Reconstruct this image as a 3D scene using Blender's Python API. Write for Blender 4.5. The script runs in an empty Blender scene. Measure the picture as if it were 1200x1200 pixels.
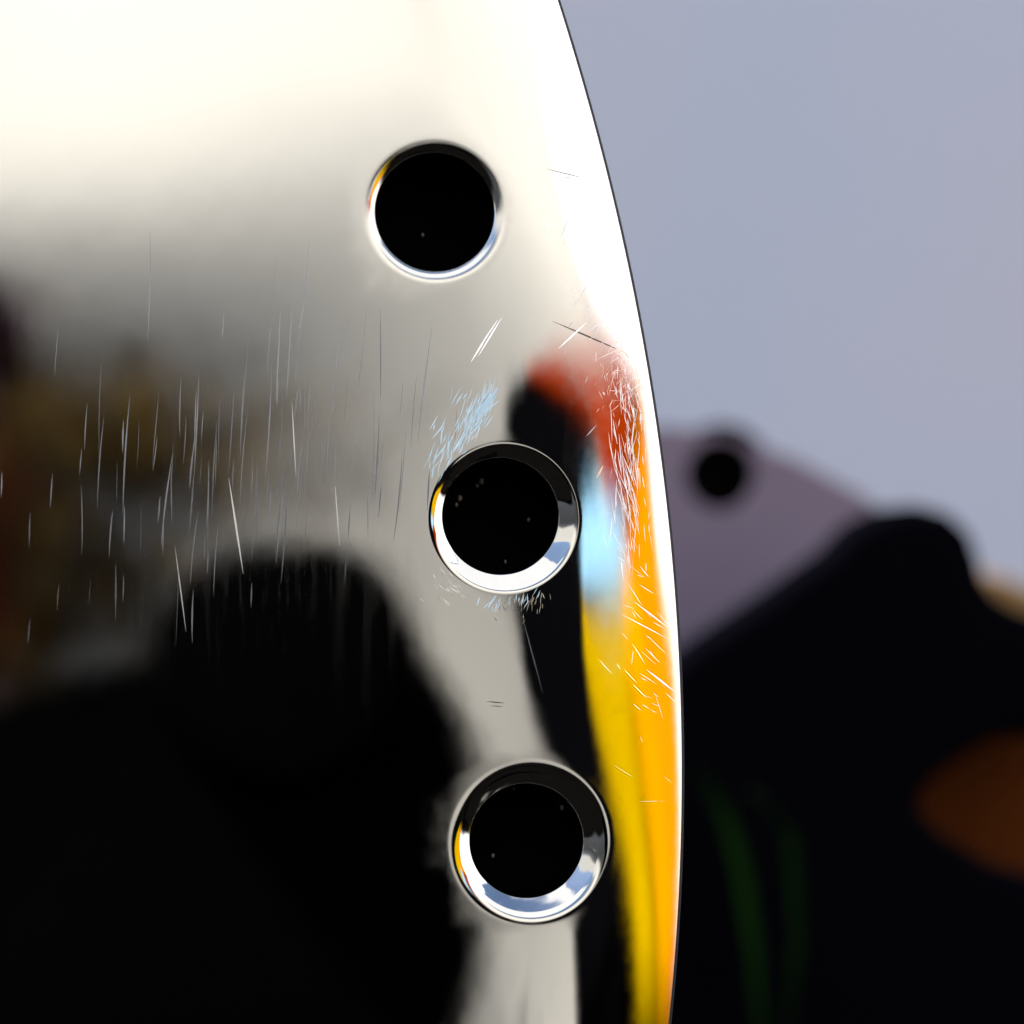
import bpy, bmesh, math, random
from mathutils import Vector, noise
from mathutils.geometry import delaunay_2d_cdt
random.seed(7)
R0 = random.uniform
SC = bpy.context.scene
COL = SC.collection

# ------------------------------------------------------------------ camera, sky, sun, exposure
D = 0.35                 # metres from the lens to the plate
S = 1e-4                 # one unit of the plate drawing = 0.1 mm
cam = bpy.data.cameras.new('camera')
cam.sensor_width = 36.0
cam.lens = 36.0 * D / (1200 * S)
cam.clip_start = 0.01
cam.clip_end = 200
cam.dof.use_dof = True
cam.dof.focus_distance = D + 0.001
cam.dof.aperture_fstop = (cam.lens / 1000) / 0.0062
camo = bpy.data.objects.new('camera', cam)
camo.rotation_euler = (math.radians(90), 0, 0)
COL.objects.link(camo)
SC.camera = camo

SUN = Vector((-0.52, 0.38, 0.76)).normalized()
w = bpy.data.worlds.new('World'); SC.world = w; w.use_nodes = True
nt = w.node_tree
bg = nt.nodes['Background']
sky = nt.nodes.new('ShaderNodeTexSky')
sky.sky_type = 'NISHITA'; sky.sun_disc = False
sky.sun_elevation = math.asin(SUN.z)
sky.sun_rotation = math.atan2(SUN.x, SUN.y)
nt.links.new(sky.outputs[0], bg.inputs[0])
bg.inputs[1].default_value = 0.1
sl = bpy.data.lights.new('sun', 'SUN'); sl.energy = 4.5; sl.angle = math.radians(0.5)
sl.color = (1, 0.97, 0.92)
so = bpy.data.objects.new('sun', sl); COL.objects.link(so)
so.rotation_euler = (-SUN).to_track_quat('-Z', 'Y').to_euler()
so.location = SUN * 3
SC.view_settings.view_transform = 'Standard'
SC.view_settings.look = 'None'
SC.view_settings.gamma = 1
SC.view_settings.exposure = 0.75
SC.render.engine = 'CYCLES'
SC.cycles.use_denoising = True
SC.cycles.max_bounces = 8
SC.cycles.caustics_reflective = False

# ------------------------------------------------------------------ helpers
def tag(o, label=None, cat=None, group=None, kind=None):
    if label: o['label'] = label
    if cat: o['category'] = cat
    if group: o['group'] = group
    if kind: o['kind'] = kind
    return o

def mesh_obj(name, verts, faces, mat, parent=None, smooth=True, normals=None):
    me = bpy.data.meshes.new(name)
    me.from_pydata([tuple(v) for v in verts], [], faces)
    me.polygons.foreach_set('use_smooth', [smooth] * len(me.polygons))
    me.materials.append(mat)
    if normals:
        me.normals_split_custom_set_from_vertices([tuple(n) for n in normals])
    me.update()
    o = bpy.data.objects.new(name, me)
    COL.objects.link(o)
    if parent: o.parent = parent
    return o

def bm_obj(name, bm, mat, parent=None, smooth=True, bevel=0, seg=3):
    me = bpy.data.meshes.new(name)
    bmesh.ops.recalc_face_normals(bm, faces=bm.faces[:])
    bm.to_mesh(me); bm.free()
    me.polygons.foreach_set('use_smooth', [smooth] * len(me.polygons))
    me.materials.append(mat)
    o = bpy.data.objects.new(name, me)
    COL.objects.link(o)
    if parent: o.parent = parent
    if bevel:
        m = o.modifiers.new('bevel', 'BEVEL'); m.width = bevel; m.segments = seg
        m.limit_method = 'ANGLE'; m.angle_limit = math.radians(35)
    return o

def mat(name, col, rough=0.6, metal=0.0, var=0.12, scale=30, bump=0.0, spec=0.5):
    m = bpy.data.materials.new(name); m.use_nodes = True
    t = m.node_tree; b = t.nodes['Principled BSDF']
    tc = t.nodes.new('ShaderNodeTexCoord')
    n = t.nodes.new('ShaderNodeTexNoise'); n.inputs['Scale'].default_value = scale
    n.inputs['Detail'].default_value = 6
    t.links.new(tc.outputs['Object'], n.inputs['Vector'])
    mx = t.nodes.new('ShaderNodeMix'); mx.data_type = 'RGBA'
    mx.inputs[6].default_value = (*[c * (1 - var) for c in col], 1)
    mx.inputs[7].default_value = (*[min(1, c * (1 + var)) for c in col], 1)
    t.links.new(n.outputs['Fac'], mx.inputs[0])
    t.links.new(mx.outputs[2], b.inputs['Base Color'])
    b.inputs['Roughness'].default_value = rough
    b.inputs['Metallic'].default_value = metal
    b.inputs['Specular IOR Level'].default_value = spec
    if bump:
        bp = t.nodes.new('ShaderNodeBump'); bp.inputs['Strength'].default_value = bump
        bp.inputs['Distance'].default_value = 0.002
        t.links.new(n.outputs['Fac'], bp.inputs['Height'])
        t.links.new(bp.outputs[0], b.inputs['Normal'])
    return m

# ------------------------------------------------------------------ plate frame
FOOT = (350, 760)
N0 = Vector(((600 - FOOT[0]) * S / D, -1, (FOOT[1] - 600) * S / D)).normalized()
O = Vector((0, D, 0))
EX = (Vector((1, 0, 0)) - N0 * N0.x).normalized()
EZ = EX.cross(N0).normalized()
if EZ.z < 0: EZ = -EZ

def ray(px, py):
    return Vector(((px - 600) * S / D, 1, (600 - py) * S / D)).normalized()
def at_depth(px, py, y):
    k = y / D * S
    return Vector(((px - 600) * k, y, (600 - py) * k))
def to_plate(px, py):
    v = ray(px, py)
    t = O.dot(N0) / v.dot(N0)
    p = v * t - O
    return p.dot(EX) / S, p.dot(EZ) / S
def world(a, b, c):
    return O + (EX * a + EZ * b - N0 * c) * S
def wdir(na, nb, nc):
    return (EX * na + EZ * nb - N0 * nc).normalized()

EDGE_PX = [(787.3 + 43.2 * t - 28.0 * t * t, 600 + 400 * t) for t in [(-420 + 85 * k - 600) / 400 for k in range(25)]]
EDGE = [to_plate(*p) for p in EDGE_PX]
def catmull(P, n=8):
    out = []
    for i in range(len(P) - 1):
        p0 = P[max(i - 1, 0)]; p1 = P[i]; p2 = P[i + 1]; p3 = P[min(i + 2, len(P) - 1)]
        for k in range(n):
            t = k / n
            out.append(tuple(0.5 * (2 * p1[j] + (p2[j] - p0[j]) * t + (2 * p0[j] - 5 * p1[j] + 4 * p2[j] - p3[j]) * t * t
                       + (3 * p1[j] - p0[j] - 3 * p2[j] + p3[j]) * t ** 3) for j in (0, 1)))
    out.append(P[-1])
    return out
EDGE = catmull(EDGE)
def edge_info(a, b):
    """distance inside the curved edge and the outward direction"""
    best = None
    for i in range(len(EDGE) - 1):
        x0, y0 = EDGE[i]; x1, y1 = EDGE[i + 1]
        dx, dy = x1 - x0, y1 - y0
        L2 = dx * dx + dy * dy
        t = max(0, min(1, ((a - x0) * dx + (b - y0) * dy) / L2))
        qx, qy = x0 + dx * t, y0 + dy * t
        d2 = (a - qx) ** 2 + (b - qy) ** 2
        if best is None or d2 < best[0]:
            L = math.sqrt(L2)
            best = (d2, qx, qy, -dy / L, dx / L)
    d2, qx, qy, nx, ny = best
    side = (qx - a) * nx + (qy - b) * ny
    return math.copysign(math.sqrt(d2), side), nx, ny
ROLL_W, ROLL_A = 215.0, 0.50
def roll(e):
    if e >= ROLL_W: return 0.0, 0.0
    q = (ROLL_W - e) / ROLL_W
    return ROLL_A * ROLL_W / 3 * q ** 3, ROLL_A * q * q       # depth, slope towards the edge

# holes: photo centre, lip radius, lip width, bottom radius, slope of the lip and countersink
HOLES = []
for (px, py, rl, wl, rb, cs, ox, oy) in ((510, 247, 88, 18, 69, 1.1, 0, 0), (592, 607, 92, 10, 68, 0.62, -5, 3), (623, 988, 100, 20, 66, 0.85, -5, 2)):
    HOLES.append((*to_plate(px, py), rl, wl, rb, cs, ox, oy))
TH = 100.0
def lip_slope(rl, wl, rb, cs):
    return cs
def surf(a, b, skip_edge=False):
    """depth and gradient of the front face"""
    e, nx, ny = edge_info(a, b)
    c, s = roll(e)
    ga, gb = s * nx, s * ny
    for (ha, hb, rl, wl, rb, cs, ox, oy) in HOLES:
        r = math.hypot(a - ha, b - hb)
        if r < rl:
            q = min(1, (rl - r) / wl)
            gm = lip_slope(rl, wl, rb, cs)
            c += gm * wl * q ** 3 / 3
            g = gm * q * q
            ga -= g * (a - ha) / r; gb -= g * (b - hb) / r
    return c, ga, gb
def surf_pn(a, b):
    c, ga, gb = surf(a, b)
    return world(a, b, c), wdir(-ga * -1, -gb * -1, -1.0)
# normal of depth field c(a,b) (c away from the camera): towards the camera -> (+ga, +gb, -1)

def mirror(px, py, R):
    """where the plate, seen at this photo position, looks: a point on a drum of radius R round the plate"""
    a, b = to_plate(px, py)
    e, nx, ny = edge_info(a, b)
    c, s = roll(max(e, 0.5))
    n = wdir(s * nx, s * ny, -1)
    p = world(a, b, c)
    v = p.normalized()
    r = v - n * (2 * v.dot(n))
    ox, oy = p.x - O.x, p.y - O.y
    A = r.x ** 2 + r.y ** 2; B = 2 * (ox * r.x + oy * r.y); Cc = ox * ox + oy * oy - R * R
    t = (-B + math.sqrt(B * B - 4 * A * Cc)) / (2 * A)
    return p + r * t

# ------------------------------------------------------------------ materials
def steel_material():
    """mirror polish with a haze of fine vertical rubbing; the vertex attribute 'wear' marks the scuffed margin and dulled hole lips"""
    m = bpy.data.materials.new('polished_steel'); m.use_nodes = True
    t = m.node_tree; L = t.links.new
    t.nodes.remove(t.nodes['Principled BSDF'])
    tc = t.nodes.new('ShaderNodeTexCoord')
    def noise_n(sx, sz, det, rot=2.0):
        mp = t.nodes.new('ShaderNodeMapping'); mp.inputs['Scale'].default_value = (sx, sx, sz)
        mp.inputs['Rotation'].default_value = (0, math.radians(rot), 0)
        L(tc.outputs['Object'], mp.inputs['Vector'])
        n = t.nodes.new('ShaderNodeTexNoise'); n.inputs['Scale'].default_value = 1; n.inputs['Detail'].default_value = det
        L(mp.outputs[0], n.inputs['Vector']); return n.outputs['Fac']
    def rng(src, a, b, c=0.0, d=1.0):
        k = t.nodes.new('ShaderNodeMapRange'); k.inputs[1].default_value = a; k.inputs[2].default_value = b
        k.inputs[3].default_value = c; k.inputs[4].default_value = d
        L(src, k.inputs[0]); return k.outputs[0]
    def op(o, a, b):
        k = t.nodes.new('ShaderNodeMath'); k.operation = o
        for i, q in enumerate((a, b)):
            if isinstance(q, (int, float)): k.inputs[i].default_value = q
            else: L(q, k.inputs[i])
        return k.outputs[0]
    fine = rng(noise_n(2600, 60, 3), 0.54, 0.78)
    broad = rng(noise_n(620, 16, 4, 3.0), 0.50, 0.74)
    patch = rng(noise_n(30, 26, 3), 0.40, 0.66)
    smear = rng(noise_n(120, 70, 5, 20), 0.45, 0.75)
    streak = op('MULTIPLY', op('ADD', op('MULTIPLY', fine, 0.35), op('MULTIPLY', broad, 0.65)), patch)
    at = t.nodes.new('ShaderNodeAttribute'); at.attribute_name = 'wear'
    wear = op('MULTIPLY', at.outputs['Fac'], rng(noise_n(900, 700, 3, 30), 0.25, 0.75, 0.8, 1.15))
    ru = t.nodes.new('ShaderNodeAttribute'); ru.attribute_name = 'rub'
    bp = t.nodes.new('ShaderNodeBump'); bp.inputs['Strength'].default_value = 1.0; bp.inputs['Distance'].default_value = 6e-6
    L(noise_n(150, 110, 2, 15), bp.inputs['Height'])
    g1 = t.nodes.new('ShaderNodeBsdfGlossy'); L(bp.outputs[0], g1.inputs['Normal']); g1.distribution = 'BECKMANN'
    g1.inputs['Color'].default_value = (0.90, 0.89, 0.87, 1)
    L(op('ADD', op('ADD', 0.05, op('MULTIPLY', smear, 0.03)), op('MULTIPLY', wear, 0.078)), g1.inputs['Roughness'])
    g2 = t.nodes.new('ShaderNodeBsdfGlossy'); g2.distribution = 'BECKMANN'
    g2.inputs['Color'].default_value = (0.88, 0.88, 0.88, 1); g2.inputs['Roughness'].default_value = 0.46
    mx = t.nodes.new('ShaderNodeMixShader')
    L(op('MULTIPLY', op('MULTIPLY', streak, ru.outputs['Fac']), 0.30), mx.inputs[0])
    L(g1.outputs[0], mx.inputs[1]); L(g2.outputs[0], mx.inputs[2])
    L(mx.outputs[0], t.nodes['Material Output'].inputs['Surface'])
    return m
STEEL = steel_material()
DARK_EDGE = mat('dark_reflection_edge', (0.012, 0.012, 0.016), 0.5, 0.0, 0.3, 400)  # dark reflection in the bevel, put into the colour
BLACK = mat('black_backing', (0.004, 0.004, 0.004), 0.9, 0, 0.3, 200, spec=0.0)
SCRATCH = mat('bare_scratch', (0.92, 0.93, 0.95), 0.28, 1.0, 0.05, 500)
NICK = mat('dark_nick', (0.16, 0.15, 0.13), 0.5, 0.4, 0.2, 500)

# ------------------------------------------------------------------ the setting
M_TABLE = mat('dark_ground', (0.0028, 0.0025, 0.0022), 0.9, 0, 0.4, 25, 0.3, 0.0)
bm = bmesh.new()
bmesh.ops.create_grid(bm, x_segments=8, y_segments=8, size=60)
for v in bm.verts: v.co.z = -0.30
tag(bm_obj('ground', bm, M_TABLE), kind='structure')

def prism(name, pts, back, m, parent=None, bevel=0.003):
    """a slab: outline points, pushed along 'back' for thickness"""
    bm = bmesh.new()
    f = [bm.verts.new(p) for p in pts]; g = [bm.verts.new(p + back) for p in pts]
    bm.faces.new(f); bm.faces.new(g[::-1])
    for i in range(len(f)):
        j = (i + 1) % len(f)
        bm.faces.new((f[j], f[i], g[i], g[j]))
    return bm_obj(name, bm, m, parent, False, bevel)

def box(name, lo, hi, m, parent=None, bevel=0.003):
    bm = bmesh.new(); bmesh.ops.create_cube(bm, size=1)
    for v in bm.verts:
        v.co = Vector([(lo[i] + hi[i]) / 2 + v.co[i] * (hi[i] - lo[i]) for i in range(3)])
    return bm_obj(name, bm, m, parent, False, bevel)

M_WALL = mat('lavender_plaster', (0.74, 0.74, 0.85), 0.9, 0, 0.05, 6, 0.05)
for n_ in M_WALL.node_tree.nodes:
    if n_.type == 'MIX': n_.inputs[6].default_value = (0.78, 0.735, 0.81, 1); n_.inputs[7].default_value = (0.67, 0.735, 0.91, 1)
    if n_.type == 'TEX_NOISE': n_.inputs['Scale'].default_value = 3.5; n_.inputs['Detail'].default_value = 2
o = box('plaster_wall', (-1.6, 0, 0), (1.4, 0.12, 1.6), M_WALL)
o.location = (0.3, 1.5, -0.30); o.rotation_euler = (0, 0, math.radians(-41.5))
tag(o, 'pale lavender plaster wall far out of focus behind the plate', 'wall')

# ------------------------------------------------------------------ the polished plate
def build_plate():
    bmin, bmax = EDGE[-1][1], EDGE[0][1]
    left = -1500.0
    pts, edges = [], []
    def add(p):
        pts.append(Vector(p)); return len(pts) - 1
    def loop(ids, close=True):
        for i in range(len(ids) - (0 if close else 1)):
            edges.append((ids[i], ids[(i + 1) % len(ids)]))
    edge_ids = [add(p) for p in EDGE]
    outer = edge_ids + [add((left + 120, bmin)), add((left, bmin + 160)), add((left, bmax - 160)), add((left + 120, bmax))]
    loop(outer)
    NSEG = 144
    rim = []
    for (ha, hb, rl, wl, rb, cs, ox, oy) in HOLES:
        prof = [math.sin(math.pi / 2 * k / 14) for k in range(15)]
        for k, q in enumerate(prof):
            r = rl - wl * q if k < 14 else rl - wl
            ids = [add((ha + r * math.cos(2 * math.pi * j / NSEG), hb + r * math.sin(2 * math.pi * j / NSEG))) for j in range(NSEG)]
            if k in (0, 14): loop(ids)
        rim.append((ha, hb, rl - wl))
    def clear(a, b, pad):
        return all(math.hypot(a - h[0], b - h[1]) > h[2] + pad for h in HOLES)
    # rows of points that follow the curved edge
    for i, (x, y) in enumerate(EDGE):
        if i in (0, len(EDGE) - 1): continue
        x0, y0 = EDGE[i - 1]; x1, y1 = EDGE[i + 1]
        dx, dy = x1 - x0, y1 - y0; L = math.hypot(dx, dy)
        nx, ny = -dy / L, dx / L
        e = 3.0
        while e < ROLL_W + 25:
            a, b = x - nx * e, y - ny * e
            if clear(a, b, 4) and bmin + 10 < b < bmax - 10: add((a, b))
            e += 6.0 if e < 60 else 9.0
    a = left + 40
    while a < 700:
        b = bmin + 40
        while b < bmax - 40:
            if clear(a, b, 10) and edge_info(a, b)[0] > ROLL_W + 30: add((a, b))
            b += 60
        a += 60
    vs, es, fs, *_ = delaunay_2d_cdt(pts, edges, [], 0, 1e-5)
    front = []
    for f in fs:
        ca = sum(vs[i][0] for i in f) / 3; cb = sum(vs[i][1] for i in f) / 3
        if any(math.hypot(ca - h[0], cb - h[1]) < h[2] for h in rim): continue
        if ca < left or edge_info(ca, cb)[0] < 0: continue
        front.append(tuple(f))
    V, N, F = [], [], []
    for v in vs:
        p, n = surf_pn(v[0], v[1]); V.append(p); N.append(n)
    for f in front:
        p = [V[i] for i in f]
        F.append(f if (p[1] - p[0]).cross(p[2] - p[0]).dot(N0) > 0 else f[::-1])
    # hole walls: from the lip down a taper to a sharp back rim
    for (ha, hb, rl, wl, rb, cs, ox, oy) in HOLES:
        r0 = rl - wl
        gm = lip_slope(rl, wl, rb, cs)
        c0 = gm * wl / 3
        dz = gm * (r0 - rb - 1.5)
        L = math.hypot(1, gm)
        prof = []
        for k in range(5):
            t = k / 4
            prof.append((r0 + (rb + 1.5 - r0) * t, c0 + dz * t, gm / L, 1 / L))
        prof += [(rb + 0.5, c0 + dz + 1.5, 0.9, 0.45), (rb, c0 + dz + 4, 1, 0), (rb, TH, 1, 0)]
        rings = []
        for (r, c, nr, nz) in prof:
            ring = []
            for j in range(NSEG):
                an = 2 * math.pi * j / NSEG; ca, sa = math.cos(an), math.sin(an)
                sh = max(0, min(1, (r0 - r) / max(1, r0 - rb)))
                a, b = ha + r * ca + ox * sh, hb + r * sa + oy * sh
                e = edge_info(a, b)[0]
                cc = c + roll(e)[0] * max(0, (1 - (c - c0) / (TH - c0)))
                V.append(world(a, b, cc)); 
                j1 = noise.noise(Vector((ca * 5 + ha, sa * 5 + hb, c * 0.15))) * 0.07 + noise.noise(Vector((ca * 26, sa * 26 + ha, c * 0.5))) * 0.035
                j2 = noise.noise(Vector((ca * 5 + hb, sa * 5 - ha, c * 0.15 + 7))) * 0.07
                N.append(wdir(-nr * ca + j1, -nr * sa + j2, -nz))
                ring.append(len(V) - 1)
            rings.append(ring)
        for k in range(len(rings) - 1):
            if prof[k][:2] == prof[k + 1][:2]: continue
            for j in range(NSEG):
                i2 = (j + 1) % NSEG
                F.append((rings[k][j], rings[k][i2], rings[k + 1][i2], rings[k + 1][j]))
    # back face and straight sides
    off = len(V)
    for v in vs:
        V.append(world(v[0], v[1], TH)); N.append(-N0)
    for (ha, hb, rl, wl, rb, cs, ox, oy) in HOLES:
        pass
    for f in front: F.append(tuple(i + off for i in f[::-1]))
    n_out = outer[len(EDGE) - 1:] + [outer[0]]
    for i in range(len(n_out) - 1):
        p, q = pts[n_out[i]], pts[n_out[i + 1]]
        k = len(V)
        nn = wdir(q.y - p.y, -(q.x - p.x), 0)
        for (u, c) in ((p, 0), (q, 0), (q, TH), (p, TH)):
            V.append(world(u.x, u.y, surf(u.x, u.y)[0] if c == 0 else TH)); N.append(nn)
        F.append((k, k + 1, k + 2, k + 3))
    base = world(-300, bmin, TH / 2)
    W, RUB = [], []
    c1 = to_plate(290, 585)
    for k in range(len(V)):
        q = V[k] - O
        a, b = q.dot(EX) / S, q.dot(EZ) / S
        e = edge_info(a, b)[0]
        t = max(0, min(1, (150 - e) / 90))
        wv = t * t * (3 - 2 * t)
        for (ha, hb, rl, wl, rb, cs, ox, oy), dull in zip(HOLES, (2.2, 0.4, 0.9)):
            d = math.hypot(a - ha, b - hb)
            u = max(0, min(1, (rl + 14 - d) / 14))
            wv = wv * (1 - u) + dull * u
        W.append(wv)
        RUB.append(math.exp(-((a - c1[0]) / 230) ** 2 - ((b - c1[1]) / 130) ** 2))
    o = mesh_obj('polished_plate', [v - base for v in V], F, STEEL, None, True, N)
    o.location = base
    at = o.data.attributes.new('wear', 'FLOAT', 'POINT')
    at.data.foreach_set('value', W)
    at = o.data.attributes.new('rub', 'FLOAT', 'POINT')
    at.data.foreach_set('value', RUB)
    return o, base
plate, BASE = build_plate()
tag(plate, 'scratched mirror polished steel plate with curved right edge and three round holes', 'metal plate')

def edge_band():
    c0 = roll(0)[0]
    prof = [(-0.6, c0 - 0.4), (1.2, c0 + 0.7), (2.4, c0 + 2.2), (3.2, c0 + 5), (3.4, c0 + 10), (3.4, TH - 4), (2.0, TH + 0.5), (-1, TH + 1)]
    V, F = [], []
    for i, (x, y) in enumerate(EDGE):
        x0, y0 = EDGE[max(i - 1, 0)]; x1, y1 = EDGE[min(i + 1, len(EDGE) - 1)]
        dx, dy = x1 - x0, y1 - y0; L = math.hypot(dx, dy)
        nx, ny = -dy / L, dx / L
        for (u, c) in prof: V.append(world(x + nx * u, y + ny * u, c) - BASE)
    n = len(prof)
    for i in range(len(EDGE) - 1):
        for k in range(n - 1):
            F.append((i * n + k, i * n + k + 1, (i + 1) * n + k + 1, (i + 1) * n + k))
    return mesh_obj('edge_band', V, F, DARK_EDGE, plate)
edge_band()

# black backing seen through the holes
bm = bmesh.new()
pts = [(-700, -760)] + [(x - 62, y) for x, y in EDGE[::-1][8:-8:4]] + [(-700, 760)]
f = [bm.verts.new(world(a, b, TH + 12) - BASE) for a, b in pts]; g = [bm.verts.new(world(a, b, TH + 60) - BASE) for a, b in pts]
bm.faces.new(f); bm.faces.new(g[::-1])
for i in range(len(pts)): bm.faces.new((f[i - 1], f[i], g[i], g[i - 1]))
bm_obj('backing_board', bm, BLACK, plate, False)

# crumbs of grit caught on the backing behind the holes
bm = bmesh.new()
for (x, y, sz) in ((545, 578, 3.2), (571, 558, 3.0), (566, 563, 2.0), (541, 586, 2.0), (628, 604, 2.0), (600, 655, 1.6), (668, 952, 2.6), (610, 930, 1.6), (585, 1010, 2.0), (500, 260, 1.8)):
    a, b = to_plate(x, y)
    m4 = bmesh.ops.create_icosphere(bm, subdivisions=1, radius=1)
    for v in m4['verts']:
        v.co = world(a + v.co.x * sz, b + v.co.y * sz * R0(0.8, 1.9), TH + 11 + v.co.z * sz * 0.7) - BASE
tag(bm_obj('grit', bm, mat('pale_grit', (0.5, 0.5, 0.52), 0.7), plate), kind='stuff')

# scratches: shallow bright furrow lips standing a hair proud of the polish
def strip_mesh(name, lines, m):
    """each scratch is one tilted furrow wall; tilt > 0 leans to the right"""
    V, F, N = [], [], []
    for (pts, wid, tilt, nrm) in lines:
        if nrm is None:      # true facet direction of this furrow wall
            (a0, b0), (a1, b1) = pts[0], pts[-1]
            dx, dy = a1 - a0, b1 - b0; L = math.hypot(dx, dy) or 1
            px, py = dy / L, -dx / L
            if px < 0: px, py = -px, -py
            _, ga, gb = surf((a0 + a1) / 2, (b0 + b1) / 2)
            nrm = (ga + tilt * px, gb + tilt * py)
        k0 = len(V); n = len(pts)
        for i, (a, b) in enumerate(pts):
            a0, b0 = pts[max(i - 1, 0)]; a1, b1 = pts[min(i + 1, n - 1)]
            dx, dy = a1 - a0, b1 - b0; L = math.hypot(dx, dy) or 1
            h = wid * 0.5 * max(0.12, math.sin(math.pi * i / (n - 1)))
            px, py = dy / L, -dx / L
            if px < 0: px, py = -px, -py
            for s in (-1, 1):
                q = (a + px * h * s, b + py * h * s)
                V.append(world(q[0], q[1], surf(*q)[0] - 0.1 - abs(tilt) * h + tilt * h * s) - BASE)
                N.append(wdir(nrm[0], nrm[1], -1))
        for i in range(n - 1):
            k = k0 + i * 2
            q = (k, k + 1, k + 3, k + 2)
            F.append(q if (V[k + 1] - V[k]).cross(V[k + 2] - V[k]).dot(N0) > 0 else q[::-1])
    o = mesh_obj(name, V, F, m, plate, True, N)
    tag(o, kind='stuff')
    return o
def seg(x0, y0, x1, y1, wid, tilt=0.2, bow=0.0, n=6, nrm=None):
    L = math.hypot(x1 - x0, y1 - y0) or 1
    out = []
    for i in range(n):
        t = i / (n - 1)
        s = 4 * t * (1 - t) * bow
        out.append(to_plate(x0 + (x1 - x0) * t - (y1 - y0) / L * s, y0 + (y1 - y0) * t + (x1 - x0) / L * s))
    return (out, wid, tilt, nrm)
def inside(x, y, pad=3):
    a, b = to_plate(x, y)
    return edge_info(a, b)[0] > pad and all(math.hypot(a - h[0], b - h[1]) > h[2] - 4 for h in HOLES)
R = random.uniform
lines = []
def scat(n, cx, cy, sx, sy, ang, spread, lo, hi, wlo, whi, tlo, thi, face=None, share=1.0):
    done = 0; tries = 0
    while done < n and tries < n * 20:
        tries += 1
        x, y = random.gauss(cx, sx), random.gauss(cy, sy)
        an = math.radians(random.gauss(ang, spread)); L = lo + (hi - lo) * R(0, 1) ** 2
        x1, y1 = x + math.cos(an) * L, y - math.sin(an) * L
        if inside(x, y) and inside(x1, y1):
            lines.append(seg(x, y, x1, y1, R(wlo, whi), R(tlo, thi), R(-0.015, 0.015) * L, 6,
                             (R(*face[0]), R(*face[1])) if face and R(0, 1) < share else None)); done += 1
def facing(x, y, tx, ty, Rr):
    p = world(*to_plate(x, y), 0); tgt = mirror(tx, ty, Rr)
    n = (-p.normalized() + (tgt - p).normalized()).normalized()
    return n.dot(EX) / n.dot(N0), n.dot(EZ) / n.dot(N0)
blue = []
def blue_scat(n, x0, y0, x1, y1, w0, w1, lo, hi):
    for k in range(n):
        t = R(0, 1); wv = w0 + (w1 - w0) * t
        x, y = x0 + (x1 - x0) * t + random.gauss(0, wv), y0 + (y1 - y0) * t + random.gauss(0, wv * 0.6)
        an = math.radians(random.gauss(66, 10)); L = R(lo, hi)
        xe, ye = x + math.cos(an) * L, y - math.sin(an) * L
        if not (inside(x, y, 60) and inside(xe, ye, 60)): continue
        ga, gb = facing(x, y, random.gauss(704, 7), random.gauss(626, 18), 0.495)
        sn, cn = math.sin(an), math.cos(an)
        tilt = ga * sn - gb * cn
        blue.append(seg(x, y, xe, ye, R(0.5, 1.7), tilt, R(-0.03, 0.03) * L, 6, (ga, gb)))
blue_scat(105, 574, 468, 512, 560, 5, 10, 8, 34)
blue_scat(70, 570, 480, 545, 505, 3, 8, 10, 40)
blue_scat(26, 542, 470, 515, 530, 12, 12, 6, 26)
blue_scat(22, 622, 706, 560, 712, 8, 8, 5, 16)
# the ones that read singly
for s in ((552, 424, 583, 375, 2.6, 0.5, 0, 6, (0.8, 0.1)), (560, 418, 588, 372, 1.6, 0.5, 0, 6, (0.8, 0.1)), (268, 560, 285, 672, 2.2, 0.05, 0, 6, (0.0, 0.07)), (655, 408, 690, 375, 2.0, 0.5, 0, 6, (0.8, 0.1)),
          (638, 268, 645, 261, 3.0, 0.5, 0, 6, (0.8, 0.1)), (612, 722, 636, 812, 1.5, -0.2), (700, 560, 708, 545, 2, 0.3),
          (342, 470, 347, 560, 1.2, 0, 0, 6, (0, 0.06)), (205, 640, 218, 740, 1.4, 0, 0, 6, (0, 0.05)), (392, 560, 398, 640, 1.2, 0, 0, 6, (0, 0.06)), (560, 480, 578, 455, 1.6, 0.2),
          (745, 705, 790, 738, 1.5, 0.4, 0, 6, (0.7, 0.05)), (760, 785, 796, 812, 2.0, 0.4, 0, 6, (0.7, 0.05)), (730, 720, 785, 748, 1.0, 0.4, 0, 6, (0.7, 0.05))):
    lines.append(seg(*s))
scat(150, 732, 446, 16, 26, 72, 34, 5, 20, 0.2, 0.7, 0.1, 0.45, ((0.3, 0.6), (-0.25, 0.05)), 0.5)
scat(170, 741, 575, 10, 62, 96, 10, 10, 50, 0.22, 0.85, 0.05, 0.4, ((0.4, 0.9), (-0.05, 0.1)), 0.5)
scat(90, 710, 320, 28, 60, 50, 22, 8, 34, 0.3, 0.9, -0.5, 0.0)
scat(44, 758, 745, 18, 70, -38, 16, 8, 36, 0.2, 0.8, 0.1, 0.4, ((0.5, 0.9), (-0.05, 0.15)))
scat(34, 612, 710, 14, 9, 80, 20, 6, 20, 0.6, 1.3, -0.2, 0.2)
scat(26, 530, 690, 16, 12, 120, 20, 6, 20, 0.6, 1.3, 0.1, 0.2)
strip_mesh('scratch', lines, SCRATCH)
lines = []
scat(90, 350, 550, 110, 70, 86, 2.0, 30, 140, 0.4, 2.0, -0.01, 0.01, ((-0.01, 0.02), (0.008, 0.045)))
scat(36, 160, 610, 80, 80, 87, 2.0, 30, 140, 0.4, 2.0, -0.01, 0.01, ((-0.01, 0.02), (0.008, 0.045)))
strip_mesh('hairline', lines, mat('dull_hairline', (0.40, 0.42, 0.47), 0.26, 1.0, 0.25, 300))
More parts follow.
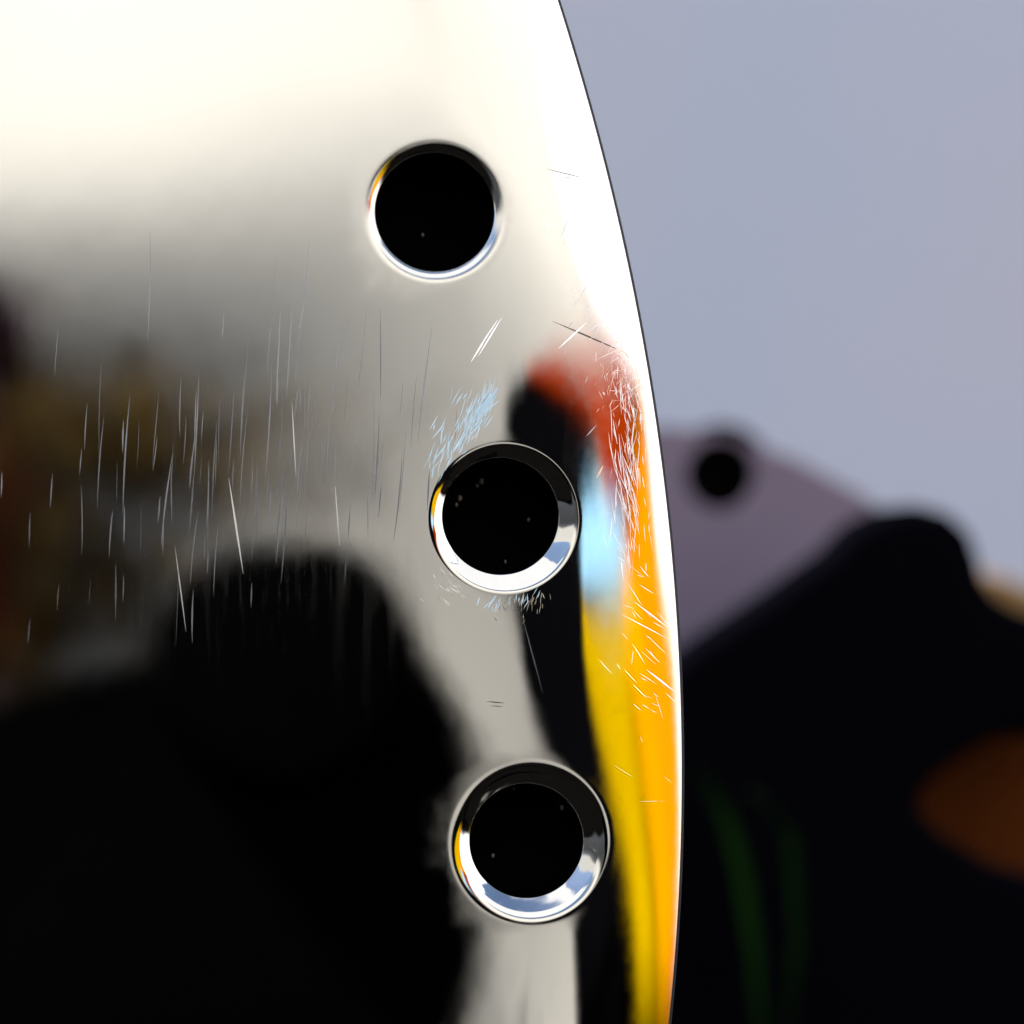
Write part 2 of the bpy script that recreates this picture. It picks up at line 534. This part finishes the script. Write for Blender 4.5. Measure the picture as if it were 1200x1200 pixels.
M_KEEN = mat('keen_scratch', (0.92, 0.93, 0.95), 0.16, 1.0, 0.05, 500)
strip_mesh('keen_scratch', blue, M_KEEN)
strip_mesh('nick', [seg(648, 376, 735, 411, 2.0, 0), seg(570, 822, 592, 824, 1.4, 0), seg(574, 827, 590, 828, 1.0, 0),
                    seg(640, 196, 690, 206, 1.2, 0), seg(655, 204, 680, 207, 0.8, 0)], NICK)

# ------------------------------------------------------------------ what the mirror looks at
def drum_card(name, rows, Rr, thick, m, label, cat, cols=14, parent=None):
    """a thick bent card added for its reflection, standing where the plate sees it; rows = (photo y, left x, right x)"""
    V, F = [], []
    nr = len(rows)
    for (y, xl, xr) in rows:
        for k in range(cols + 1):
            x = xl + (xr - xl) * k / cols
            V.append(mirror(x, y, Rr))
    n1 = len(V)
    for p in V[:n1]:
        out = Vector((p.x - O.x, p.y - O.y, 0)).normalized()
        V.append(p + out * thick)
    w = cols + 1
    for i in range(nr - 1):
        for k in range(cols):
            q = (i * w + k, i * w + k + 1, (i + 1) * w + k + 1, (i + 1) * w + k)
            F.append(q); F.append(tuple(j + n1 for j in q[::-1]))
    rim = [k for k in range(w)] + [i * w + cols for i in range(1, nr)] + [(nr - 1) * w + k for k in range(cols - 1, -1, -1)] + [i * w for i in range(nr - 2, 0, -1)]
    for i in range(len(rim)):
        a, b = rim[i], rim[(i + 1) % len(rim)]
        F.append((b, a, a + n1, b + n1))
    me_v = [v for v in V]
    bm = bmesh.new()
    bv = [bm.verts.new(v) for v in me_v]
    for f in F:
        try: bm.faces.new([bv[i] for i in f])
        except ValueError: pass
    o = bm_obj(name, bm, m, parent, True)
    tag(o, label, cat)
    return o

def drum_wall(name, ph0, ph1, Rr, z0, z1, thick, m, label, cat, n=40):
    """bent upright wall; angle 0 looks back past the lens, positive to the right"""
    bm = bmesh.new(); ring = []
    for k in range(n + 1):
        an = math.radians(ph0 + (ph1 - ph0) * k / n)
        dx, dy = math.sin(an), -math.cos(an)
        row = []
        for (r, z) in ((Rr, z0), (Rr, z1), (Rr + thick, z1), (Rr + thick, z0)):
            row.append(bm.verts.new((O.x + dx * r, O.y + dy * r, z)))
        ring.append(row)
    for k in range(n):
        for j in range(4):
            bm.faces.new((ring[k][j], ring[k][(j + 1) % 4], ring[k + 1][(j + 1) % 4], ring[k + 1][j]))
    bm.faces.new(ring[0]); bm.faces.new(ring[-1][::-1])
    o = bm_obj(name, bm, m, None, False)
    return tag(o, label, cat)

M_BEIGE = mat('beige_render', (0.42, 0.398, 0.352), 0.9, 0, 0.05, 4)
M_WHITE = mat('white_card', (0.86, 0.85, 0.84), 0.8, 0, 0.02, 10)
M_BROWN = mat('brown_leaf', (0.068, 0.042, 0.010), 0.95, 0, 0.3, 8, spec=0.1)
M_YELLOW = mat('yellow_card', (0.52, 0.32, 0.0), 0.7, 0, 0.1, 12, spec=0.0)
M_ORANGE = mat('orange_card', (0.80, 0.24, 0.001), 0.7, 0, 0.15, 12, spec=0.0)
M_RED = mat('rust_red_card', (0.27, 0.024, 0.0), 0.8, 0, 0.25, 14, spec=0.0)
M_BLACK = mat('black_felt', (0.002, 0.002, 0.0025), 0.95, 0, 0.3, 30, spec=0.0)
M_BODY = mat('black_camera_body', (0.001, 0.001, 0.001), 0.85, 0, 0.3, 300, 0.2, 0.0)

def canvas_wall():
    """an added canvas, curved so its shading grades the reflection: leans back at the top, bellies out and hangs under lower down, most so on the left"""
    Rw = 1.7
    def phi(x):
        p = mirror(x, 450, Rw); return math.atan2(p.x - O.x, -(p.y - O.y))
    f0, f1 = phi(0), phi(560)
    z0, z1 = mirror(300, 200, Rw).z, mirror(300, 700, Rw).z
    lean_l = [(-900, 55), (100, 58), (190, 50), (250, 28), (310, -2), (370, -16), (440, -28), (520, -34), (640, -30), (900, -20), (1300, 0)]
    lean_m = [(-900, 50), (80, 50), (180, 34), (260, 8), (340, -12), (430, -22), (560, -26), (700, -22), (900, -8), (1300, 0)]
    lean_r = [(-900, 46), (60, 34), (180, 14), (300, 4), (400, -3), (500, -7), (700, -9), (900, -7), (1300, 0)]
    def ip(tab, y):
        if y <= tab[0][0]: return tab[0][1]
        for (a, u), (b, v) in zip(tab, tab[1:]):
            if y <= b:
                t = (y - a) / (b - a); t = t * t * (3 - 2 * t); return u + (v - u) * t
        return tab[-1][1]
    def lean(u, y):
        u = max(0, min(2, u))
        if u < 1: return ip(lean_l, y) * (1 - u) + ip(lean_m, y) * u
        return ip(lean_m, y) * (2 - u) + ip(lean_r, y) * (u - 1)
    NC, NR = 90, 150
    ztop, zbot = 1.9, -0.30
    V, F = [], []
    for k in range(NC + 1):
        an = math.radians(-75 + 140 * k / NC)
        u = 2 * (an - f0) / (f1 - f0)
        h = 0; col = []
        dz = (ztop - zbot) / NR
        for i in range(NR + 1):
            z = zbot + dz * i
            y = 200 + (z - z0) / (z1 - z0) * 500
            col.append((z, h, y))
            h += math.tan(math.radians(lean(u, y))) * dz
        hm = min(col, key=lambda q: abs(q[2] - 450))[1]
        for z, h, y in col:
            r = Rw + h - hm
            V.append((O.x + math.sin(an) * r, O.y - math.cos(an) * r, z))
    for k in range(NC):
        for i in range(NR):
            q = k * (NR + 1) + i
            F.append((q, q + NR + 1, q + NR + 2, q + 1))
    o = mesh_obj('added_canvas', V, F, M_BEIGE)
    m = o.modifiers.new('thickness', 'SOLIDIFY'); m.thickness = 0.004; m.offset = 0
    tag(o, 'cream canvas added behind the lens, curved to grade its reflection in the plate', 'windbreak')
canvas_wall()  # canvas invented behind the lens; its curve grades light to dark in the reflection

WHITE_ROWS = [(-150, 640, 672), (0, 640, 730), (100, 645, 693), (187, 655, 714), (250, 664, 731), (300, 672, 743), (350, 690, 755), (400, 718, 766), (440, 744, 773),
              (480, 754, 779), (520, 760, 785), (560, 766, 789.5), (620, 768, 794), (680, 772, 798), (740, 784, 800), (800, 791, 802), (900, 797, 803.6),
              (1012, 797, 804.5), (1100, 797, 804.5), (1200, 796, 803)]
def white_card():
    V, F = [], []; cols = 20; Rr = 0.62; w = cols + 1
    rows = WHITE_ROWS
    for (y, xl, xr) in rows:
        p0 = mirror(xl, y, Rr)
        a0 = math.atan2(p0.x - O.x, -(p0.y - O.y))
        for k in range(w):
            an = a0 + (math.radians(100) - a0) * k / cols
            V.append(Vector((O.x + Rr * math.sin(an), O.y - Rr * math.cos(an), p0.z)))
    n1 = len(V)
    for p in V[:n1]:
        V.append(p + Vector((p.x - O.x, p.y - O.y, 0)).normalized() * 0.02)
    bm = bmesh.new(); bv = [bm.verts.new(v) for v in V]; nr = len(rows)
    for i in range(nr - 1):
        for k in range(cols):
            q = (i * w + k, i * w + k + 1, (i + 1) * w + k + 1, (i + 1) * w + k)
            bm.faces.new([bv[j] for j in q]); bm.faces.new([bv[j + n1] for j in q[::-1]])
    rim = list(range(w)) + [i * w + cols for i in range(1, nr)] + [(nr - 1) * w + k for k in range(cols - 1, -1, -1)] + [i * w for i in range(nr - 2, 0, -1)]
    for i in range(len(rim)):
        a, b = rim[i], rim[(i + 1) % len(rim)]
        bm.faces.new([bv[j] for j in (b, a, a + n1, b + n1)])
    o = bm_obj('white_card', bm, M_WHITE, None, True)
    tag(o, 'large bent white card added at the far right for the rim reflection', 'reflector card')
white_card()  # card added out of view for the white reflection along the rim
drum_card('yellow_card', [(688, 684, 745), (720, 684, 742), (760, 685, 742), (800, 689, 748), (850, 698, 758), (900, 710, 764), (950, 720, 768), (1012, 734, 775), (1100, 745, 780), (1250, 750, 780)],
          0.50, 0.01, M_YELLOW, 'yellow card added for its reflection, between black felt and orange card', 'reflector card')  # stands in for something yellow; outline shaped to suit the reflection
M_AMBER = mat('amber_blend_card', (0.64, 0.29, 0.0), 0.7, 0, 0.1, 12, spec=0.0)
drum_card('amber_blend_card', [(700, 733, 752), (740, 733, 754), (800, 736, 760), (850, 746, 767), (900, 752, 774), (950, 758, 778), (1012, 766, 784), (1100, 772, 788), (1250, 772, 788)],
          0.49, 0.006, M_AMBER, 'narrow amber card added to blend the yellow and orange reflections', 'reflector card')  # added only to soften the step from yellow to orange reflection
drum_card('orange_card', [(436, 690, 748), (455, 690, 757), (500, 700, 760), (560, 706, 765), (620, 712, 770), (690, 720, 778), (740, 738, 789), (800, 742, 795), (900, 758, 799), (1012, 765, 800), (1100, 770, 800), (1250, 770, 800)],
          0.53, 0.01, M_ORANGE, 'orange card added for its reflection, behind the yellow card edge', 'reflector card')  # stands in for something orange; outline shaped to suit the reflection
M_BLUE = mat('sky_blue_card', (0.32, 0.60, 0.80), 0.7, 0, 0.05, 10, spec=0.0)
drum_card('sky_patch_card', [(584, 690, 708), (598, 684, 724), (615, 682, 734), (638, 682, 738), (662, 682, 735), (682, 682, 726), (695, 684, 712)], 0.495, 0.01, M_BLUE, 'sky blue card added in place of mirrored sky, between the red and the yellow card', 'reflector card')  # card put in where the plate should mirror blue sky
drum_card('rust_red_card', [(414, 650, 722), (424, 624, 738), (436, 612, 746), (448, 634, 750), (462, 668, 750), (480, 688, 748), (500, 698, 746), (520, 703, 744), (548, 706, 741), (572, 710, 740), (592, 717, 734)],
          0.52, 0.01, M_RED, 'rust red card added for its reflection, above the sky blue card', 'reflector card')  # stands in for something rust red; outline shaped to suit the reflection
drum_card('black_felt', [(438, 616, 660), (446, 602, 690), (462, 595, 712), (490, 592, 718), (520, 592, 716), (560, 592, 698), (620, 592, 690), (690, 596, 690), (720, 604, 690), (760, 610, 690), (800, 616, 696),
                         (850, 626, 704), (900, 642, 716), (950, 655, 726), (1012, 664, 740), (1100, 672, 751), (1250, 676, 756)],
          0.70, 0.01, M_BLACK, 'strip of black felt added for a dark reflection, left of the yellow card', 'added felt strip')  # felt put in to make the black streak of the reflection

# the camera whose hump and shoulders show as a black shape in the plate
def camera_body():
    outline = [(-260, 900), (-120, 842), (0, 820), (90, 786), (165, 772), (228, 758), (262, 726), (286, 684), (315, 650), (345, 634), (390, 634), (430, 646), (462, 672),
               (486, 712), (503, 760), (534, 806), (562, 860), (582, 930), (588, 1012), (578, 1100), (520, 1400), (-260, 1400)]
    root = bpy.data.objects.new('photo_camera', None); COL.objects.link(root)
    P = [mirror(x, y, 0.46) for x, y in outline]
    base = Vector((sum(p.x for p in P) / len(P), P[0].y, min(p.z for p in P)))
    root.location = base
    o = prism('body', [p - base for p in P], Vector((0, -0.05, 0)), M_BODY, root, 0.006)
    # lens ring and grip set behind the viewpoint, on the body
    bm = bmesh.new()
    bmesh.ops.create_cone(bm, cap_ends=True, segments=48, radius1=0.033, radius2=0.03, depth=0.035)
    for v in bm.verts: v.co = Vector((v.co.x, v.co.z, v.co.y)) + Vector((0.0, -0.085, -0.0)) - base
    bm_obj('lens', bm, M_BODY, root, True, 0.002)
    return tag(root, 'black camera with rounded hump facing the plate', 'camera')
camera_body()

# sunlit white cloth added overhead, out of view, to whiten the hole rims
def cloth_material():
    m = bpy.data.materials.new('white_cloth'); m.use_nodes = True
    t = m.node_tree; t.nodes.remove(t.nodes['Principled BSDF'])
    d = t.nodes.new('ShaderNodeBsdfDiffuse'); d.inputs[0].default_value = (0.8, 0.79, 0.77, 1)
    tr = t.nodes.new('ShaderNodeBsdfTranslucent')
    wv = t.nodes.new('ShaderNodeTexNoise'); wv.inputs['Scale'].default_value = 9
    rp = t.nodes.new('ShaderNodeMix'); rp.data_type = 'RGBA'
    rp.inputs[6].default_value = (0.76, 0.745, 0.71, 1); rp.inputs[7].default_value = (0.84, 0.83, 0.80, 1)
    t.links.new(wv.outputs['Fac'], rp.inputs[0]); t.links.new(rp.outputs[2], tr.inputs[0])
    mx = t.nodes.new('ShaderNodeMixShader'); mx.inputs[0].default_value = 0.6
    t.links.new(d.outputs[0], mx.inputs[1]); t.links.new(tr.outputs[0], mx.inputs[2])
    t.links.new(mx.outputs[0], t.nodes['Material Output'].inputs['Surface'])
    return m
M_CLOTH = cloth_material()
X0, X1, Y0, Y1, ZC = -3.5, 5.0, -4.6, -0.7, 4.0
V, F = [], []
for i in range(19):
    for j in range(31):
        u, v = i / 18, j / 30
        V.append((X0 + (X1 - X0) * u, Y0 + (Y1 - Y0) * v, ZC - 0.16 * math.sin(math.pi * u) * math.sin(math.pi * v)))
for i in range(18):
    for j in range(30):
        q = i * 31 + j
        F.append((q, q + 31, q + 32, q + 1))
sail = mesh_obj('added_sail', V, F, M_CLOTH)
tag(sail, 'white cloth added overhead to whiten the hole rims', 'shade sail')
# brown bolster at mid height, left
def bolster(name, cx, cy, rx, ry, Rr, m, label, cat):
    c = mirror(cx, cy, Rr)
    ex = (mirror(cx + rx, cy, Rr) - c).length; ez = abs(mirror(cx, cy - ry, Rr).z - c.z)
    bm = bmesh.new(); bmesh.ops.create_uvsphere(bm, u_segments=32, v_segments=20, radius=1)
    for v in bm.verts:
        v.co = Vector((v.co.x * ex, v.co.y * ez * 0.7, v.co.z * ez))
    o = bm_obj(name, bm, m); o.location = c
    tag(o, label, cat); return o
def shrub(name, cx, cy, sx, sy, Rr, n, m, label):
    """made-up shrub for a soft dark reflection: a stem and a cloud of small folded leaves, thinning outwards"""
    c = mirror(cx, cy, Rr)
    kx = (mirror(cx + 100, cy, Rr) - c).length / 100; kz = abs(mirror(cx, cy - 100, Rr).z - c.z) / 100
    root = bpy.data.objects.new(name, None); COL.objects.link(root)
    root.location = (c.x, c.y, -0.30)
    V, F = [], []
    for i in range(n):
        p = Vector((random.gauss(0, sx) * kx, random.gauss(0, 0.06), c.z + 0.30 + random.gauss(0, sy) * kz))
        d = Vector((random.gauss(0, 1), random.gauss(0, 1), random.gauss(0, 1))).normalized()
        e = d.orthogonal().normalized() * R(0.003, 0.006); d = d * R(0.010, 0.020)
        k = len(V); V += [p, p + d * 0.5 + e, p + d, p + d * 0.5 - e]; F.append((k, k + 1, k + 2, k + 3))
    mesh_obj('foliage', V, F, m, root, False)
    bm = bmesh.new(); bmesh.ops.create_cone(bm, cap_ends=True, segments=10, radius1=0.012, radius2=0.004, depth=c.z + 0.30)
    for v in bm.verts: v.co.z += (c.z + 0.30) / 2
    bm_obj('stem', bm, m, root)
    tag(root, label, 'added shrub')
M_PLUM = mat('plum_leaf', (0.020, 0.006, 0.012), 0.95, 0, 0.3, 12, spec=0.0)
M_WINE = mat('wine_red_leaf', (0.035, 0.004, 0.003), 0.95, 0, 0.3, 12, spec=0.0)
shrub('added_brown_shrub', 30, 530, 150, 52, 1.45, 1900, M_BROWN, 'broad brown dry shrub added for a dark reflection, behind the black camera')  # invented foliage; its loose edge makes a soft dark reflection
shrub('added_brown_shrub', 50, 700, 90, 45, 1.45, 650, M_BROWN, 'lower dark brown shrub added for its reflection, close behind the black camera shoulder')
shrub('added_plum_shrub', -28, 390, 24, 18, 1.2, 380, M_PLUM, 'small dark plum leaved shrub added for its reflection, above the brown shrub')  # this and the next are invented too, for dark tints in the reflection
shrub('added_wine_shrub', -50, 690, 34, 110, 1.2, 800, M_WINE, 'wine red leaved shrub added for its reflection, left of the black camera')

# ------------------------------------------------------------------ blurred things behind the plate
YB = 0.91
M_LILAC = mat('lilac_steel', (0.31, 0.245, 0.34), 0.6, 0.0, 0.08, 10)
def second_plate():
    y = YB
    outer = [(780, 500), (850, 508), (930, 538), (1010, 580), (1080, 640), (1120, 760), (1130, 1000), (1120, 1300), (700, 1300), (640, 1000), (640, 700), (660, 560), (710, 510)]
    hc, hr = (845, 556), 42
    pts, ed = [], []
    ids = []
    for p in outer: ids.append(len(pts)); pts.append(Vector(p))
    ed += [(ids[i], ids[(i + 1) % len(ids)]) for i in range(len(ids))]
    ids = []
    for k in range(40):
        ids.append(len(pts)); pts.append(Vector((hc[0] + hr * math.cos(k * math.pi / 20), hc[1] + hr * math.sin(k * math.pi / 20))))
    ed += [(ids[i], ids[(i + 1) % 40]) for i in range(40)]
    vs, es, fs, *_ = delaunay_2d_cdt(pts, ed, [list(range(len(outer)))], 1, 1e-5)
    bm = bmesh.new()
    A = [bm.verts.new(at_depth(v[0], v[1], y)) for v in vs]
    B = [bm.verts.new(at_depth(v[0], v[1], y) + Vector((0, 0.012, 0))) for v in vs]
    cnt = {}
    for f in fs:
        cx = sum(vs[i][0] for i in f) / 3; cy = sum(vs[i][1] for i in f) / 3
        if math.hypot(cx - hc[0], cy - hc[1]) < hr: continue
        bm.faces.new([A[i] for i in f]); bm.faces.new([B[i] for i in f[::-1]])
        for i in range(3):
            k = (f[i], f[(i + 1) % 3]); cnt[tuple(sorted(k))] = cnt.get(tuple(sorted(k)), 0) + 1
    for (i, j), n in cnt.items():
        if n == 1: bm.faces.new((A[i], A[j], B[j], B[i]))
    o = bm_obj('steel_plate', bm, M_LILAC, None, False)
    tag(o, 'blurred lilac grey steel plate with one dark hole behind the polished plate', 'metal plate')
    bm = bmesh.new()
    ring = [at_depth(hc[0] + 60 * math.cos(k * math.pi / 16), hc[1] + 60 * math.sin(k * math.pi / 16), y + 0.016) for k in range(32)]
    f = [bm.verts.new(p) for p in ring]; g = [bm.verts.new(p + Vector((0, 0.02, 0))) for p in ring]
    bm.faces.new(f); bm.faces.new(g[::-1])
    for k in range(32): bm.faces.new((f[k - 1], f[k], g[k], g[k - 1]))
    bm_obj('hole_plug', bm, BLACK, o, False)
second_plate()

M_BLACKP = mat('black_plastic', (0.003, 0.003, 0.005), 0.9, 0, 0.3, 60, spec=0.0)
P = [at_depth(x, y, 0.80) for x, y in [(760, 800), (815, 757), (900, 700), (975, 647), (1005, 615), (1040, 597), (1080, 592), (1115, 602), (1140, 626), (1152, 662), (1160, 700),
     (1195, 715), (1260, 740), (1320, 800), (1330, 872), (1240, 862), (1165, 868), (1112, 900), (1068, 942), (1110, 985), (1190, 1032), (1330, 1070), (1330, 1300), (700, 1300), (720, 900)]]
o = prism('tool_handle', P, Vector((0, 0.045, 0)), M_BLACKP, None, 0.006)
tag(o, 'black rounded plastic handle out of focus to the right of the plate', 'handle')

M_TAN = mat('tan_leather', (0.30, 0.17, 0.06), 0.8, 0, 0.2, 20)
P = [at_depth(x, y, 1.1) for x, y in [(1120, 690), (1160, 668), (1210, 690), (1330, 720), (1330, 800), (1120, 800)]]
tag(prism('leather_case', P, Vector((0, 0.06, 0)), M_TAN, None, 0.006), 'tan case half hidden behind the black handle', 'case')
M_TERRA = mat('dark_terracotta', (0.15, 0.042, 0.010), 0.9, 0, 0.25, 25, spec=0.0)
P = [at_depth(x, y, 0.86) for x, y in [(1000, 860), (1100, 840), (1360, 830), (1360, 1100), (1000, 1100)]]
tag(prism('terracotta_block', P, Vector((0, 0.03, 0)), M_TERRA, None, 0.005), 'rust brown terracotta block seen through the gap in the black handle', 'block')

M_LEAF = mat('green_leaf', (0.014, 0.06, 0.006), 0.7, 0, 0.3, 40, spec=0.1)
def leaf(pts, wid, y):
    bm = bmesh.new(); rows = []
    n = len(pts)
    for i, (x, yy) in enumerate(pts):
        x0, y0 = pts[max(0, i - 1)]; x1, y1 = pts[min(n - 1, i + 1)]
        L = math.hypot(x1 - x0, y1 - y0)
        h = wid * max(0.08, math.sin(math.pi * (0.12 + 0.88 * i / (n - 1))))
        nx, ny = -(y1 - y0) / L, (x1 - x0) / L
        rows.append([bm.verts.new(at_depth(x + nx * h * s, yy + ny * h * s, y) + Vector((0, d, 0))) for s, d in ((-1, 0), (0, 0.004), (1, 0), (0, 0.006))])
    for i in range(n - 1):
        for k in range(4):
            bm.faces.new((rows[i][k], rows[i][(k + 1) % 4], rows[i + 1][(k + 1) % 4], rows[i + 1][k]))
    return bm
root = bpy.data.objects.new('strap_leaf_plant', None); COL.objects.link(root)
root.location = at_depth(870, 1300, 0.72)
tag(root, 'green strap leaved plant low beside the plate edge', 'plant')
for pts, wd in (([(905, 1300), (885, 1120), (872, 1030), (855, 965), (832, 922), (806, 892)], 10), ([(915, 1300), (935, 1100), (928, 985), (905, 945), (880, 930)], 6)):
    bm = leaf(pts, wd, 0.78)
    for v in bm.verts: v.co -= root.location
    bm_obj('leaf', bm, M_LEAF, root, True)
